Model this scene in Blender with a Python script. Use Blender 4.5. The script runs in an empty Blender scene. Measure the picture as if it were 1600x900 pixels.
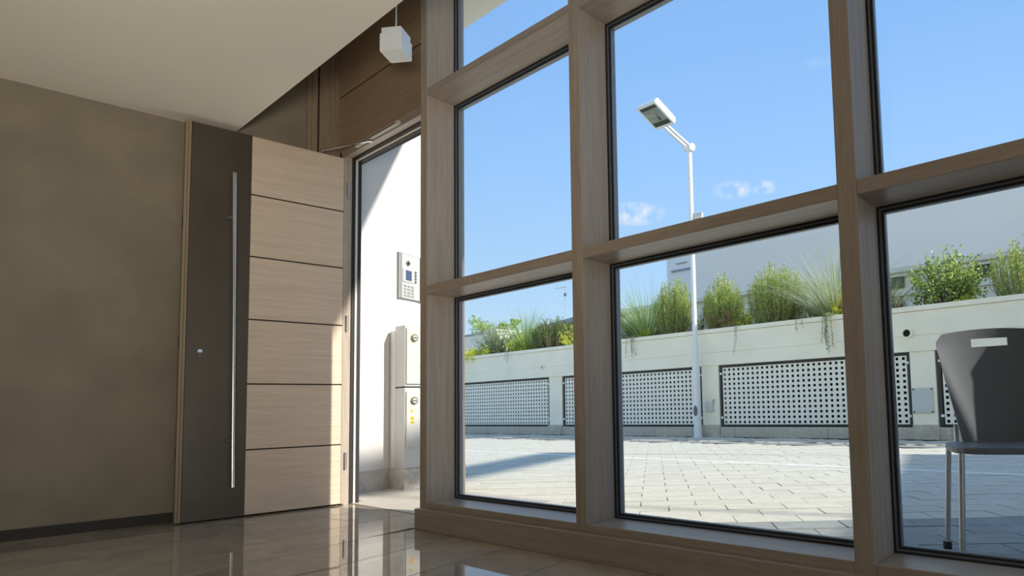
import bpy, bmesh, math, random
from mathutils import Vector, Matrix

random.seed(7)
SC = bpy.context.scene
COL = SC.collection

# ------------------------------------------------------------------ camera
cd = bpy.data.cameras.new('camera')
cam = bpy.data.objects.new('camera', cd)
COL.objects.link(cam)
SC.camera = cam
RX, RY, RZ = 0.07399, -0.02381, 0.68260
fwd = Vector((-math.sin(RZ) * math.cos(RX), math.cos(RZ) * math.cos(RX), math.sin(RX)))
rt0 = Vector((math.cos(RZ), math.sin(RZ), 0))
up0 = rt0.cross(fwd)
rt = rt0 * math.cos(RY) + up0 * math.sin(RY)
up = -rt0 * math.sin(RY) + up0 * math.cos(RY)
m = Matrix((rt, up, -fwd)).transposed().to_4x4()
m.translation = Vector((0.5089, -1.9298, 0.63))
cam.matrix_world = m
cd.sensor_width = 36
cd.lens = 22.149
cd.shift_x = -0.12486
cd.shift_y = 0.07017
cd.clip_start = 0.02
cd.clip_end = 300

# ------------------------------------------------------------------ exposure, sun, sky
SC.view_settings.view_transform = 'Standard'
SC.view_settings.look = 'None'
SC.view_settings.gamma = 1
SC.view_settings.exposure = 0.0
SC.view_settings.use_curve_mapping = False
SC.cycles.transparent_max_bounces = 24
SC.cycles.max_bounces = 12
SC.cycles.diffuse_bounces = 6
SC.cycles.sample_clamp_indirect = 8

SUN_DIR = Vector((1.0, 0.31, 0.645)).normalized()
sd = bpy.data.lights.new('sun', 'SUN')
sd.energy = 6.4
sd.angle = 0.014
sd.color = (1.0, 0.95, 0.86)
so = bpy.data.objects.new('sun', sd)
so.rotation_euler = SUN_DIR.to_track_quat('Z', 'Y').to_euler()
so.location = (6, 4, 12)
COL.objects.link(so)

world = bpy.data.worlds.new('sky')
SC.world = world
world.use_nodes = True


def build_sky():
    nt = world.node_tree
    N, L = nt.nodes, nt.links
    N.clear()
    out = N.new('ShaderNodeOutputWorld')
    bg = N.new('ShaderNodeBackground')
    tc = N.new('ShaderNodeTexCoord')
    sep = N.new('ShaderNodeSeparateXYZ')
    L.new(tc.outputs['Generated'], sep.inputs[0])
    rmp = N.new('ShaderNodeValToRGB')
    el = rmp.color_ramp.elements
    el[0].position = 0.0
    el[0].color = (0.72, 0.90, 1.0, 1)
    el[1].position = 1.0
    el[1].color = (0.20, 0.41, 0.86, 1)
    for p_, c in ((0.19, (0.47, 0.73, 1.03, 1)), (0.36, (0.345, 0.625, 1.06, 1)), (0.5, (0.285, 0.55, 1.0, 1))):
        e = el.new(p_)
        e.color = c
    L.new(sep.outputs[2], rmp.inputs[0])
    noi = N.new('ShaderNodeTexNoise')
    noi.inputs['Scale'].default_value = 48
    noi.inputs['Detail'].default_value = 6
    L.new(tc.outputs['Generated'], noi.inputs['Vector'])
    total = None
    # small fair-weather clouds: direction, horizontal half width, half height, strength
    for d, w, h, s in (((-0.475, 0.818, 0.324), 0.030, 0.0135, 0.85), ((-0.438, 0.839, 0.324), 0.026, 0.010, 0.7),
                       ((-0.604, 0.740, 0.297), 0.048, 0.018, 0.75), ((-0.35, 0.87, 0.50), 0.03, 0.008, 0.10),
                       ((0.55, 0.74, 0.33), 0.05, 0.017, 0.7), ((0.2, -0.92, 0.35), 0.06, 0.02, 0.7)):
        d = Vector(d).normalized()
        hx = Vector((d.y, -d.x, 0)).normalized()
        vx = hx.cross(d)
        parts = []
        for ax, sc in ((hx, w), (vx, h)):
            dt = N.new('ShaderNodeVectorMath')
            dt.operation = 'DOT_PRODUCT'
            L.new(tc.outputs['Generated'], dt.inputs[0])
            dt.inputs[1].default_value = ax / sc
            sq = N.new('ShaderNodeMath')
            sq.operation = 'POWER'
            ab = N.new('ShaderNodeMath')
            ab.operation = 'ABSOLUTE'
            L.new(dt.outputs['Value'], ab.inputs[0])
            L.new(ab.outputs[0], sq.inputs[0])
            sq.inputs[1].default_value = 2
            parts.append(sq)
        ad = N.new('ShaderNodeMath')
        L.new(parts[0].outputs[0], ad.inputs[0])
        L.new(parts[1].outputs[0], ad.inputs[1])
        fr = N.new('ShaderNodeVectorMath')
        fr.operation = 'DOT_PRODUCT'
        L.new(tc.outputs['Generated'], fr.inputs[0])
        fr.inputs[1].default_value = d
        mr = N.new('ShaderNodeMapRange')
        mr.inputs['From Min'].default_value = 1.25
        mr.inputs['From Max'].default_value = 0.0
        mr.inputs['To Min'].default_value = 0
        mr.inputs['To Max'].default_value = s
        L.new(ad.outputs[0], mr.inputs['Value'])
        gt = N.new('ShaderNodeMath')
        gt.operation = 'GREATER_THAN'
        gt.inputs[1].default_value = 0
        L.new(fr.outputs['Value'], gt.inputs[0])
        mu = N.new('ShaderNodeMath')
        mu.operation = 'MULTIPLY'
        L.new(mr.outputs[0], mu.inputs[0])
        L.new(gt.outputs[0], mu.inputs[1])
        if total is None:
            total = mu
        else:
            a2 = N.new('ShaderNodeMath')
            a2.operation = 'MAXIMUM'
            L.new(total.outputs[0], a2.inputs[0])
            L.new(mu.outputs[0], a2.inputs[1])
            total = a2
    nm = N.new('ShaderNodeMapRange')
    nm.inputs['From Min'].default_value = 0.40
    nm.inputs['From Max'].default_value = 0.60
    L.new(noi.outputs[0], nm.inputs['Value'])
    mm = N.new('ShaderNodeMath')
    mm.operation = 'MULTIPLY'
    L.new(nm.outputs[0], mm.inputs[0])
    L.new(total.outputs[0], mm.inputs[1])
    mix = N.new('ShaderNodeMix')
    mix.data_type = 'RGBA'
    L.new(mm.outputs[0], mix.inputs[0])
    L.new(rmp.outputs[0], mix.inputs[6])
    mix.inputs[7].default_value = (0.95, 0.97, 1.0, 1)
    L.new(mix.outputs[2], bg.inputs[0])
    bg.inputs[1].default_value = 1.0
    L.new(bg.outputs[0], out.inputs[0])


build_sky()


# ------------------------------------------------------------------ materials
def new_mat(name):
    mt = bpy.data.materials.new(name)
    mt.use_nodes = True
    return mt, mt.node_tree.nodes, mt.node_tree.links, mt.node_tree.nodes['Principled BSDF']


def plain(name, col, rough=0.6, metal=0.0, noise=0.0, scale=30, bump=0.0, spec=0.5, emit=None):
    mt, N, L, b = new_mat(name)
    b.inputs['Base Color'].default_value = (*col, 1)
    b.inputs['Roughness'].default_value = rough
    b.inputs['Metallic'].default_value = metal
    b.inputs['Specular IOR Level'].default_value = spec
    if noise or bump:
        tc = N.new('ShaderNodeTexCoord')
        nz = N.new('ShaderNodeTexNoise')
        nz.inputs['Scale'].default_value = scale
        nz.inputs['Detail'].default_value = 5
        L.new(tc.outputs['Object'], nz.inputs['Vector'])
        if noise:
            r = N.new('ShaderNodeValToRGB')
            r.color_ramp.elements[0].position = 0.3
            r.color_ramp.elements[1].position = 0.7
            r.color_ramp.elements[0].color = (*[c * (1 - noise) for c in col], 1)
            r.color_ramp.elements[1].color = (*[min(1, c * (1 + noise)) for c in col], 1)
            L.new(nz.outputs[0], r.inputs[0])
            L.new(r.outputs[0], b.inputs['Base Color'])
        if bump:
            bp = N.new('ShaderNodeBump')
            bp.inputs['Strength'].default_value = bump
            bp.inputs['Distance'].default_value = 0.01
            L.new(nz.outputs[0], bp.inputs['Height'])
            L.new(bp.outputs[0], b.inputs['Normal'])
    return mt


def wood(name, dark, light, axis, rough=0.5, grain=1.0):
    """oak veneer; axis = grain direction in object space (0 x, 1 y, 2 z)"""
    mt, N, L, b = new_mat(name)
    tc = N.new('ShaderNodeTexCoord')
    oi = N.new('ShaderNodeObjectInfo')
    mp = N.new('ShaderNodeMapping')
    sc = [38.0, 38.0, 38.0]
    sc[axis] = 1.6
    mp.inputs['Scale'].default_value = sc
    of = N.new('ShaderNodeVectorMath')
    of.operation = 'SCALE'
    of.inputs[0].default_value = (37.0, 53.0, 71.0)
    L.new(oi.outputs['Random'], of.inputs['Scale'])
    L.new(of.outputs[0], mp.inputs['Location'])
    L.new(tc.outputs['Object'], mp.inputs['Vector'])
    n1 = N.new('ShaderNodeTexNoise')
    n1.inputs['Scale'].default_value = 1.0
    n1.inputs['Detail'].default_value = 6
    n1.inputs['Roughness'].default_value = 0.6
    n1.inputs['Distortion'].default_value = 0.6
    L.new(mp.outputs[0], n1.inputs['Vector'])
    mp2 = N.new('ShaderNodeMapping')
    sc2 = [210.0, 210.0, 210.0]
    sc2[axis] = 9.0
    mp2.inputs['Scale'].default_value = sc2
    L.new(tc.outputs['Object'], mp2.inputs['Vector'])
    n2 = N.new('ShaderNodeTexNoise')
    n2.inputs['Scale'].default_value = 1.0
    n2.inputs['Detail'].default_value = 2
    L.new(mp2.outputs[0], n2.inputs['Vector'])
    ad = N.new('ShaderNodeMix')
    ad.inputs[0].default_value = 0.4
    L.new(n1.outputs[0], ad.inputs[2])
    L.new(n2.outputs[0], ad.inputs[3])
    r = N.new('ShaderNodeValToRGB')
    r.color_ramp.elements[0].position = 0.5 - 0.16 / grain
    r.color_ramp.elements[1].position = 0.5 + 0.16 / grain
    r.color_ramp.elements[0].color = (*dark, 1)
    r.color_ramp.elements[1].color = (*light, 1)
    L.new(ad.outputs[0], r.inputs[0])
    L.new(r.outputs[0], b.inputs['Base Color'])
    b.inputs['Roughness'].default_value = rough
    b.inputs['Specular IOR Level'].default_value = 0.35
    bp = N.new('ShaderNodeBump')
    bp.inputs['Strength'].default_value = 0.12
    bp.inputs['Distance'].default_value = 0.004
    L.new(n2.outputs[0], bp.inputs['Height'])
    L.new(bp.outputs[0], b.inputs['Normal'])
    return mt


WD, WL = (0.335, 0.270, 0.210), (0.455, 0.382, 0.312)
M = {}
M['oak_x'] = wood('oak_x', WD, WL, 0, 0.34)
M['oak_y'] = wood('oak_y', WD, WL, 1)
M['oak_z'] = wood('oak_z', WD, WL, 2)
M['oak_trim'] = wood('oak_trim', (0.24, 0.18, 0.115), (0.31, 0.24, 0.16), 2)
M['oak_panel'] = wood('oak_panel', (0.34, 0.235, 0.145), (0.43, 0.31, 0.20), 0)
M['oak_leaf'] = wood('oak_leaf', (0.56, 0.435, 0.325), (0.69, 0.555, 0.43), 0, 0.45)
M['bronze'] = plain('bronze', (0.088, 0.072, 0.054), 0.42, 0.55, 0.10, 4)
M['steel'] = plain('steel', (0.62, 0.60, 0.57), 0.22, 1.0)
M['hinge_steel'] = plain('hinge_steel', (0.45, 0.46, 0.48), 0.35, 0.9)
M['dark'] = plain('dark', (0.012, 0.012, 0.013), 0.6)
M['gasket'] = plain('gasket', (0.016, 0.018, 0.022), 0.5)
M['alu_grey'] = plain('alu_grey', (0.23, 0.25, 0.28), 0.4, 0.4)
M['light_bead'] = plain('light_bead', (0.62, 0.58, 0.50), 0.5)
M['groove'] = plain('groove', (0.030, 0.020, 0.013), 0.8)
M['ceiling_paint'] = plain('ceiling_paint', (0.88, 0.82, 0.71), 0.9, 0, 0.02, 2)
M['plaster_inside'] = plain('plaster_inside', (0.225, 0.190, 0.135), 0.75, 0, 0.13, 3.5, 0.12)
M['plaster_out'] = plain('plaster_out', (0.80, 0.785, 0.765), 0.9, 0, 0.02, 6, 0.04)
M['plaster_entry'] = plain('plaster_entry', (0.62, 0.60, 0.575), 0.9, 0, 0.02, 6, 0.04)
M['cabinet_paint'] = plain('cabinet_paint', (0.48, 0.475, 0.455), 0.45)
M['facade_white'] = plain('facade_white', (0.90, 0.87, 0.80), 0.9)
M['soffit'] = plain('soffit', (0.86, 0.84, 0.74), 0.9)
M['base_dark'] = plain('base_dark', (0.030, 0.027, 0.022), 0.75)
M['white_paint'] = plain('white_paint', (0.80, 0.80, 0.78), 0.45)
M['garden_white'] = plain('garden_white', (0.97, 0.91, 0.73), 0.85, 0, 0.04, 2.5, 0.05)
M['stone_plinth'] = plain('stone_plinth', (0.55, 0.50, 0.40), 0.8, 0, 0.18, 18, 0.15)
M['gutter'] = plain('gutter', (0.30, 0.30, 0.28), 0.8, 0, 0.15, 10, 0.1)
M['grout'] = plain('grout', (0.17, 0.16, 0.14), 0.95)
M['floor_joint'] = plain('floor_joint', (0.016, 0.012, 0.009), 0.95)
M['frame_dark'] = plain('frame_dark', (0.06, 0.06, 0.052), 0.6, 0.3)
M['lattice'] = plain('lattice', (0.88, 0.85, 0.73), 0.6, 0, 0.03, 8)
M['void'] = plain('void', (0.02, 0.022, 0.02), 0.9)
M['pole_white'] = plain('pole_white', (0.84, 0.85, 0.83), 0.4)
M['lamp_glass'] = plain('lamp_glass', (0.36, 0.37, 0.36), 0.15, 0.3, 0.25, 9)
M['lamp_dark'] = plain('lamp_dark', (0.035, 0.04, 0.04), 0.4)
M['grey_plate'] = plain('grey_plate', (0.60, 0.63, 0.60), 0.6)
M['dark_grey'] = plain('dark_grey', (0.12, 0.13, 0.14), 0.5)
M['building_grey'] = plain('building_grey', (0.97, 0.87, 0.75), 0.9, 0, 0.02, 0.4)
M['building_light'] = plain('building_light', (0.90, 0.85, 0.80), 0.9)
M['terrace'] = plain('terrace', (0.84, 0.82, 0.70), 0.9, 0, 0.04, 1.5)
M['house_cream'] = plain('house_cream', (0.70, 0.68, 0.58), 0.9)
M['roof_grey'] = plain('roof_grey', (0.36, 0.38, 0.38), 0.8, 0, 0.1, 3)
M['soil'] = plain('soil', (0.12, 0.09, 0.06), 1.0, 0, 0.3, 12)
M['opal'] = plain('opal', (0.80, 0.80, 0.80), 0.25)
M['stem'] = plain('stem', (0.23, 0.18, 0.11), 0.8)
M['yellow'] = plain('yellow', (0.80, 0.50, 0.03), 0.5)
M['black'] = plain('black', (0.01, 0.01, 0.01), 0.4)
M['brass'] = plain('brass', (0.30, 0.25, 0.10), 0.3, 0.9)
M['screen'] = plain('screen', (0.06, 0.085, 0.14), 0.15)
M['alu_soft'] = plain('alu_soft', (0.30, 0.30, 0.30), 0.5, 0.2)
M['alu'] = plain('alu', (0.60, 0.60, 0.60), 0.35, 0.6)
M['chair_grey'] = plain('chair_grey', (0.17, 0.18, 0.20), 0.45)
M['window_dark'] = plain('window_dark', (0.02, 0.024, 0.028), 0.05)
M['rubber'] = plain('rubber', (0.02, 0.02, 0.02), 0.8)
M['line_paint'] = plain('line_paint', (0.86, 0.86, 0.80), 0.8)


def tile_mat(name, col, rough, amount, vein):
    mt, N, L, b = new_mat(name)
    tc = N.new('ShaderNodeTexCoord')
    oi = N.new('ShaderNodeObjectInfo')
    of = N.new('ShaderNodeVectorMath')
    of.operation = 'SCALE'
    of.inputs[0].default_value = (17.0, 31.0, 0.0)
    L.new(oi.outputs['Random'], of.inputs['Scale'])
    ad = N.new('ShaderNodeVectorMath')
    L.new(tc.outputs['Object'], ad.inputs[0])
    L.new(of.outputs[0], ad.inputs[1])
    nz = N.new('ShaderNodeTexNoise')
    nz.inputs['Scale'].default_value = vein
    nz.inputs['Detail'].default_value = 8
    nz.inputs['Roughness'].default_value = 0.65
    nz.inputs['Distortion'].default_value = 1.2
    L.new(ad.outputs[0], nz.inputs['Vector'])
    r = N.new('ShaderNodeValToRGB')
    r.color_ramp.elements[0].position = 0.32
    r.color_ramp.elements[1].position = 0.68
    r.color_ramp.elements[0].color = (*[c * (1 - amount) for c in col], 1)
    r.color_ramp.elements[1].color = (*[c * (1 + amount) for c in col], 1)
    L.new(nz.outputs[0], r.inputs[0])
    hs = N.new('ShaderNodeHueSaturation')
    mr = N.new('ShaderNodeMapRange')
    mr.inputs['To Min'].default_value = 1 - amount * 0.35
    mr.inputs['To Max'].default_value = 1 + amount * 0.35
    L.new(oi.outputs['Random'], mr.inputs['Value'])
    L.new(mr.outputs[0], hs.inputs['Value'])
    L.new(r.outputs[0], hs.inputs['Color'])
    L.new(hs.outputs[0], b.inputs['Base Color'])
    b.inputs['Roughness'].default_value = rough
    return mt


M['marble'] = tile_mat('marble', (0.42, 0.36, 0.275), 0.03, 0.22, 3.2)
M['paver_plain'] = plain('paver_plain', (0.62, 0.59, 0.51), 0.9, 0, 0.05, 3)
M['paver'] = tile_mat('paver', (0.61, 0.575, 0.475), 0.85, 0.10, 9)
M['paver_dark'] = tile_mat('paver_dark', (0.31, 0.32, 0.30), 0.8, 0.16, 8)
M['landing_stone'] = tile_mat('landing_stone', (0.50, 0.455, 0.385), 0.6, 0.08, 5)
M['skirting_stone'] = tile_mat('skirting_stone', (0.40, 0.37, 0.33), 0.7, 0.22, 9)


def glass_mat():
    mt, N, L, b = new_mat('glass')
    N.remove(b)
    out = [n for n in N if n.type == 'OUTPUT_MATERIAL'][0]
    tr = N.new('ShaderNodeBsdfTransparent')
    tr.inputs[0].default_value = (0.985, 0.992, 0.99, 1)
    gl = N.new('ShaderNodeBsdfGlossy')
    gl.inputs['Roughness'].default_value = 0.0
    lw = N.new('ShaderNodeLayerWeight')
    lw.inputs['Blend'].default_value = 0.5
    pw = N.new('ShaderNodeMath')
    pw.operation = 'POWER'
    pw.inputs[1].default_value = 5
    L.new(lw.outputs['Facing'], pw.inputs[0])
    mr = N.new('ShaderNodeMapRange')
    mr.inputs['To Min'].default_value = 0.02
    mr.inputs['To Max'].default_value = 0.9
    L.new(pw.outputs[0], mr.inputs['Value'])
    mx = N.new('ShaderNodeMixShader')
    L.new(mr.outputs[0], mx.inputs[0])
    L.new(tr.outputs[0], mx.inputs[1])
    L.new(gl.outputs[0], mx.inputs[2])
    L.new(mx.outputs[0], out.inputs['Surface'])
    return mt


M['glass'] = glass_mat()


def leaf_mat(name, a, b_, c, trans=0.25):
    """foliage colour varies leaf by leaf (mesh islands)"""
    mt, N, L, b = new_mat(name)
    ge = N.new('ShaderNodeNewGeometry')
    r = N.new('ShaderNodeValToRGB')
    r.color_ramp.elements[0].color = (*a, 1)
    r.color_ramp.elements[1].color = (*c, 1)
    e = r.color_ramp.elements.new(0.5)
    e.color = (*b_, 1)
    L.new(ge.outputs['Random Per Island'], r.inputs[0])
    L.new(r.outputs[0], b.inputs['Base Color'])
    b.inputs['Roughness'].default_value = 0.6
    b.inputs['Specular IOR Level'].default_value = 0.3
    out = [n for n in N if n.type == 'OUTPUT_MATERIAL'][0]
    tl = N.new('ShaderNodeBsdfTranslucent')
    L.new(r.outputs[0], tl.inputs[0])
    mx = N.new('ShaderNodeMixShader')
    mx.inputs[0].default_value = trans
    L.new(b.outputs[0], mx.inputs[1])
    L.new(tl.outputs[0], mx.inputs[2])
    L.new(mx.outputs[0], out.inputs['Surface'])
    return mt


M['lf_rosemary'] = leaf_mat('lf_rosemary', (0.20, 0.28, 0.06), (0.46, 0.57, 0.13), (0.74, 0.82, 0.27), 0.42)
M['lf_dark'] = leaf_mat('lf_dark', (0.06, 0.10, 0.035), (0.13, 0.20, 0.06), (0.30, 0.38, 0.12), 0.3)
M['lf_grass'] = leaf_mat('lf_grass', (0.24, 0.36, 0.11), (0.43, 0.55, 0.20), (0.62, 0.70, 0.34), 0.4)
M['lf_pale'] = leaf_mat('lf_pale', (0.36, 0.42, 0.22), (0.52, 0.57, 0.36), (0.72, 0.74, 0.54), 0.35)
M['lf_olive'] = leaf_mat('lf_olive', (0.17, 0.24, 0.10), (0.33, 0.42, 0.19), (0.52, 0.60, 0.30), 0.35)
M['lf_yellow'] = leaf_mat('lf_yellow', (0.42, 0.48, 0.05), (0.66, 0.72, 0.08), (0.85, 0.80, 0.14), 0.4)
M['lf_shrub'] = leaf_mat('lf_shrub', (0.13, 0.21, 0.05), (0.34, 0.47, 0.11), (0.68, 0.76, 0.22), 0.4)
M['lf_red'] = leaf_mat('lf_red', (0.26, 0.15, 0.08), (0.38, 0.26, 0.12), (0.44, 0.40, 0.14), 0.3)
M['lf_trail'] = leaf_mat('lf_trail', (0.30, 0.24, 0.14), (0.36, 0.34, 0.20), (0.42, 0.44, 0.28), 0.3)


# ------------------------------------------------------------------ mesh helpers
class MB:
    def __init__(self):
        self.v, self.f, self.mi = [], [], []

    def quad(self, *pts, mi=0):
        n = len(self.v)
        self.v += [tuple(p) for p in pts]
        self.f.append(tuple(range(n, n + len(pts))))
        self.mi.append(mi)

    def box(self, a, b, mi=0, mat=None):
        x0, y0, z0 = [min(p, q) for p, q in zip(a, b)]
        x1, y1, z1 = [max(p, q) for p, q in zip(a, b)]
        n = len(self.v)
        vs = [(x0, y0, z0), (x1, y0, z0), (x1, y1, z0), (x0, y1, z0), (x0, y0, z1), (x1, y0, z1), (x1, y1, z1), (x0, y1, z1)]
        if mat is not None:
            vs = [tuple(mat @ Vector(q)) for q in vs]
        self.v += vs
        for q in ((0, 3, 2, 1), (4, 5, 6, 7), (0, 1, 5, 4), (1, 2, 6, 5), (2, 3, 7, 6), (3, 0, 4, 7)):
            self.f.append(tuple(n + i for i in q))
            self.mi.append(mi)
        return self

    def prism(self, poly, z0, z1, mi=0):
        """poly of (x, y) counter-clockwise, extruded in z"""
        n = len(self.v)
        k = len(poly)
        self.v += [(x, y, z0) for x, y in poly] + [(x, y, z1) for x, y in poly]
        self.f.append(tuple(n + k - 1 - i for i in range(k)))
        self.f.append(tuple(n + k + i for i in range(k)))
        for i in range(k):
            j = (i + 1) % k
            self.f.append((n + i, n + j, n + k + j, n + k + i))
        self.mi += [mi] * (k + 2)
        return self

    def tube(self, pts, rad, seg=12, mi=0, caps=True):
        pts = [Vector(p) for p in pts]
        rads = rad if isinstance(rad, (list, tuple)) else [rad] * len(pts)
        n0 = len(self.v)
        ref = None
        for i, p in enumerate(pts):
            d = (pts[min(i + 1, len(pts) - 1)] - pts[max(i - 1, 0)]).normalized()
            if ref is None:
                ref = Vector((0, 0, 1)) if abs(d.z) < 0.9 else Vector((1, 0, 0))
            u = d.cross(ref).normalized()
            w = d.cross(u)
            ref = w.cross(d) * -1 if False else ref
            for k in range(seg):
                a = 2 * math.pi * k / seg
                self.v.append(tuple(p + (u * math.cos(a) + w * math.sin(a)) * rads[i]))
        for i in range(len(pts) - 1):
            for k in range(seg):
                k2 = (k + 1) % seg
                self.f.append((n0 + i * seg + k, n0 + (i + 1) * seg + k, n0 + (i + 1) * seg + k2, n0 + i * seg + k2))
                self.mi.append(mi)
        if caps:
            self.f.append(tuple(n0 + k for k in range(seg)))
            self.f.append(tuple(n0 + (len(pts) - 1) * seg + seg - 1 - k for k in range(seg)))
            self.mi += [mi, mi]
        return self

    def mesh(self, name, mats):
        me = bpy.data.meshes.new(name)
        me.from_pydata(self.v, [], self.f)
        for mt in (mats if isinstance(mats, (list, tuple)) else [mats]):
            me.materials.append(mt)
        if any(self.mi):
            me.polygons.foreach_set('material_index', self.mi)
        me.update()
        return me

    def build(self, name, mats, parent=None, bevel=0.0, smooth=False, seg=2, fix=False):
        me = self.mesh(name, mats)
        if fix or smooth:
            bm = bmesh.new()
            bm.from_mesh(me)
            bmesh.ops.recalc_face_normals(bm, faces=bm.faces)
            bm.to_mesh(me)
            bm.free()
        o = bpy.data.objects.new(name, me)
        COL.objects.link(o)
        if parent is not None:
            o.parent = parent
        if bevel:
            bv = o.modifiers.new('bevel', 'BEVEL')
            bv.width = bevel
            bv.segments = seg
            bv.limit_method = 'ANGLE'
        if smooth:
            for p in me.polygons:
                p.use_smooth = True
            if bevel == 0:
                me.set_sharp_from_angle(angle=math.radians(40))
        return o


def box(name, a, b, mat, parent=None, bevel=0.0):
    """box object with its origin at its base centre"""
    c = Vector(((a[0] + b[0]) / 2, (a[1] + b[1]) / 2, min(a[2], b[2])))
    mb = MB().box(Vector(a) - c, Vector(b) - c)
    o = mb.build(name, mat, parent, bevel)
    o.location = c
    return o


def tag(o, label=None, cat=None, group=None, kind=None):
    if label:
        o['label'] = label
    if cat:
        o['category'] = cat
    if group:
        o['group'] = group
    if kind:
        o['kind'] = kind
    return o


def empty(name, loc=(0, 0, 0), rz=0.0, **k):
    o = bpy.data.objects.new(name, None)
    COL.objects.link(o)
    o.location = loc
    o.rotation_euler = (0, 0, rz)
    o.empty_display_size = 0.1
    return tag(o, **k)


def obj_from(name, me, parent=None, loc=(0, 0, 0), rz=0.0):
    o = bpy.data.objects.new(name, me)
    COL.objects.link(o)
    o.parent = parent
    o.location = loc
    o.rotation_euler = (0, 0, rz)
    return o


S = 'structure'

# ------------------------------------------------------------------ room shell
L_SL = 0.12                                   # slope of the left wall in plan
LX = lambda y: -4.04 + L_SL * (y - 0.22)
CEIL, C_EDGE, TOP = 2.50, -0.46, 4.25
RB, RRX = -5.2, 4.2                           # back of the room, far right side

# floor: dark grout bed and polished long marble tiles
floor = tag(MB().prism([(-4.9, RB), (RRX, RB), (RRX, 0.05), (-2.6, 0.05), (-2.6, 0.26), (-4.0, 0.26)], -0.08, -0.004).build('floor', M['floor_joint']), kind=S)
FA = math.radians(98.5)                       # joints run a little skewed towards the glazing
fu = Vector((math.cos(FA), math.sin(FA), 0))
fv = Vector((fu.y, -fu.x, 0))
TW, TL, GAP = 0.408, 2.60, 0.0055


def clip_poly(poly, a, b, c):
    """keep a*x + b*y <= c"""
    out = []
    for i in range(len(poly)):
        p_, q = poly[i], poly[(i + 1) % len(poly)]
        dp, dq = a * p_[0] + b * p_[1] - c, a * q[0] + b * q[1] - c
        if dp <= 0:
            out.append(p_)
        if dp * dq < 0:
            t = dp / (dp - dq)
            out.append((p_[0] + t * (q[0] - p_[0]), p_[1] + t * (q[1] - p_[1])))
    return out


def area(poly):
    return 0.5 * sum(poly[i][0] * poly[(i + 1) % len(poly)][1] - poly[(i + 1) % len(poly)][0] * poly[i][1] for i in range(len(poly)))


ORG = Vector((-2.62, -0.37, 0))
for i in range(-5, 18):
    for j in range(-5, 3):
        off = 0.35 + 0.9 * (i % 2)
        u0, v0 = j * TL + off, i * TW
        pts = []
        for du, dv in ((0, 0), (0, TW), (TL, TW), (TL, 0)):
            q = ORG + fu * (u0 + du + (GAP if du == 0 else -GAP) / 2) + fv * (v0 + dv + (GAP if dv == 0 else -GAP) / 2)
            pts.append((q.x, q.y))
        if area(pts) < 0:
            pts.reverse()
        pts = clip_poly(pts, 1, -L_SL, -4.04 - L_SL * 0.22)  if False else clip_poly(pts, -1, L_SL, 4.04 + L_SL * 0.22)
        for a, b, c in ((1, 0, RRX), (0, -1, -RB), (0, 1, 0.245)):
            pts = clip_poly(pts, a, b, c) if len(pts) > 2 else []
        # tiles stop at the base of the glazing, right of the doorway
        if len(pts) > 2 and max(q[0] for q in pts) > -2.62 and max(q[1] for q in pts) > -0.02:
            left = clip_poly(pts, 1, 0, -2.627)
            pts = clip_poly(clip_poly(pts, -1, 0, 2.627), 0, 1, -0.004)
            if len(left) > 2 and area(left) > 0.01:
                cx, cy = left[0]
                o = MB().prism([(x - cx, y - cy) for x, y in left], -0.02, 0).build('tile', M['marble'], floor)
                o.location = (cx, cy, 0)
        if len(pts) > 2 and area(pts) > 0.0004:
            cx, cy = pts[0]
            o = MB().prism([(x - cx, y - cy) for x, y in pts], -0.02, 0).build('tile', M['marble'], floor)
            o.location = (cx, cy, 0)

# left wall, with the oak pilaster near its corner, and its dark baseboard
wl = tag(MB().prism([(LX(RB) - 0.25, RB), (LX(RB), RB), (LX(0.2), 0.2), (LX(0.2) - 0.25, 0.2)], 0, TOP).build('wall_left', M['plaster_inside']), kind=S)
ang_l = math.atan2(-1, -L_SL)
# strip of stepped oak trims on the wall by the corner
for (y0, y1, t, mt) in ((-0.02, 0.010, 0.012, 'oak_trim'), (0.010, 0.045, 0.020, 'oak_trim'), (0.045, 0.060, 0.008, 'groove'), (0.060, 0.105, 0.018, 'oak_trim'), (0.105, 0.165, 0.012, 'oak_trim'), (0.165, 0.180, 0.018, 'oak_trim'), (0.180, 0.199, 0.024, 'oak_trim')):
    MB().prism([(LX(y0), y0), (LX(y0) + t, y0), (LX(y1) + t, y1), (LX(y1), y1)], 0, TOP).build('pilaster_strip', M[mt], wl)
tag(MB().prism([(LX(RB), RB), (LX(RB) + 0.014, RB), (LX(-0.02) + 0.014, -0.02), (LX(-0.02), -0.02)], 0, 0.058).build('baseboard_left', M['base_dark']), kind=S)

# lowered ceiling with its edge parallel to the glazing, and the high ceiling of the void
ce = tag(MB().prism([(LX(RB), RB), (RRX, RB), (RRX, C_EDGE), (LX(C_EDGE), C_EDGE)], CEIL, CEIL + 0.02).build('ceiling', M['ceiling_paint']), kind=S)
MB().box((LX(C_EDGE) - 0.02, C_EDGE - 0.15, CEIL + 0.02), (RRX, C_EDGE, TOP)).build('bulkhead', M['ceiling_paint'], ce)
tag(MB().prism([(LX(C_EDGE), C_EDGE), (RRX, C_EDGE), (RRX, 0.3), (LX(0.3), 0.3)], TOP, TOP + 0.1).build('ceiling.001', M['ceiling_paint']), kind=S)
wb = tag(MB().box((-5.2, RB - 0.2, 0), (RRX + 0.2, RB, TOP)).build('wall_back', M['plaster_inside']), kind=S)
gr = empty('ground', (0, 0, 0), kind=S)
MB().box((RRX, -40, -0.30), (40, 0.26, -0.02)).build('paving', M['paver_plain'], gr)
MB().box((-40, -40, -0.30), (RRX, RB - 0.01, -0.02)).build('paving', M['paver_plain'], gr)
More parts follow.
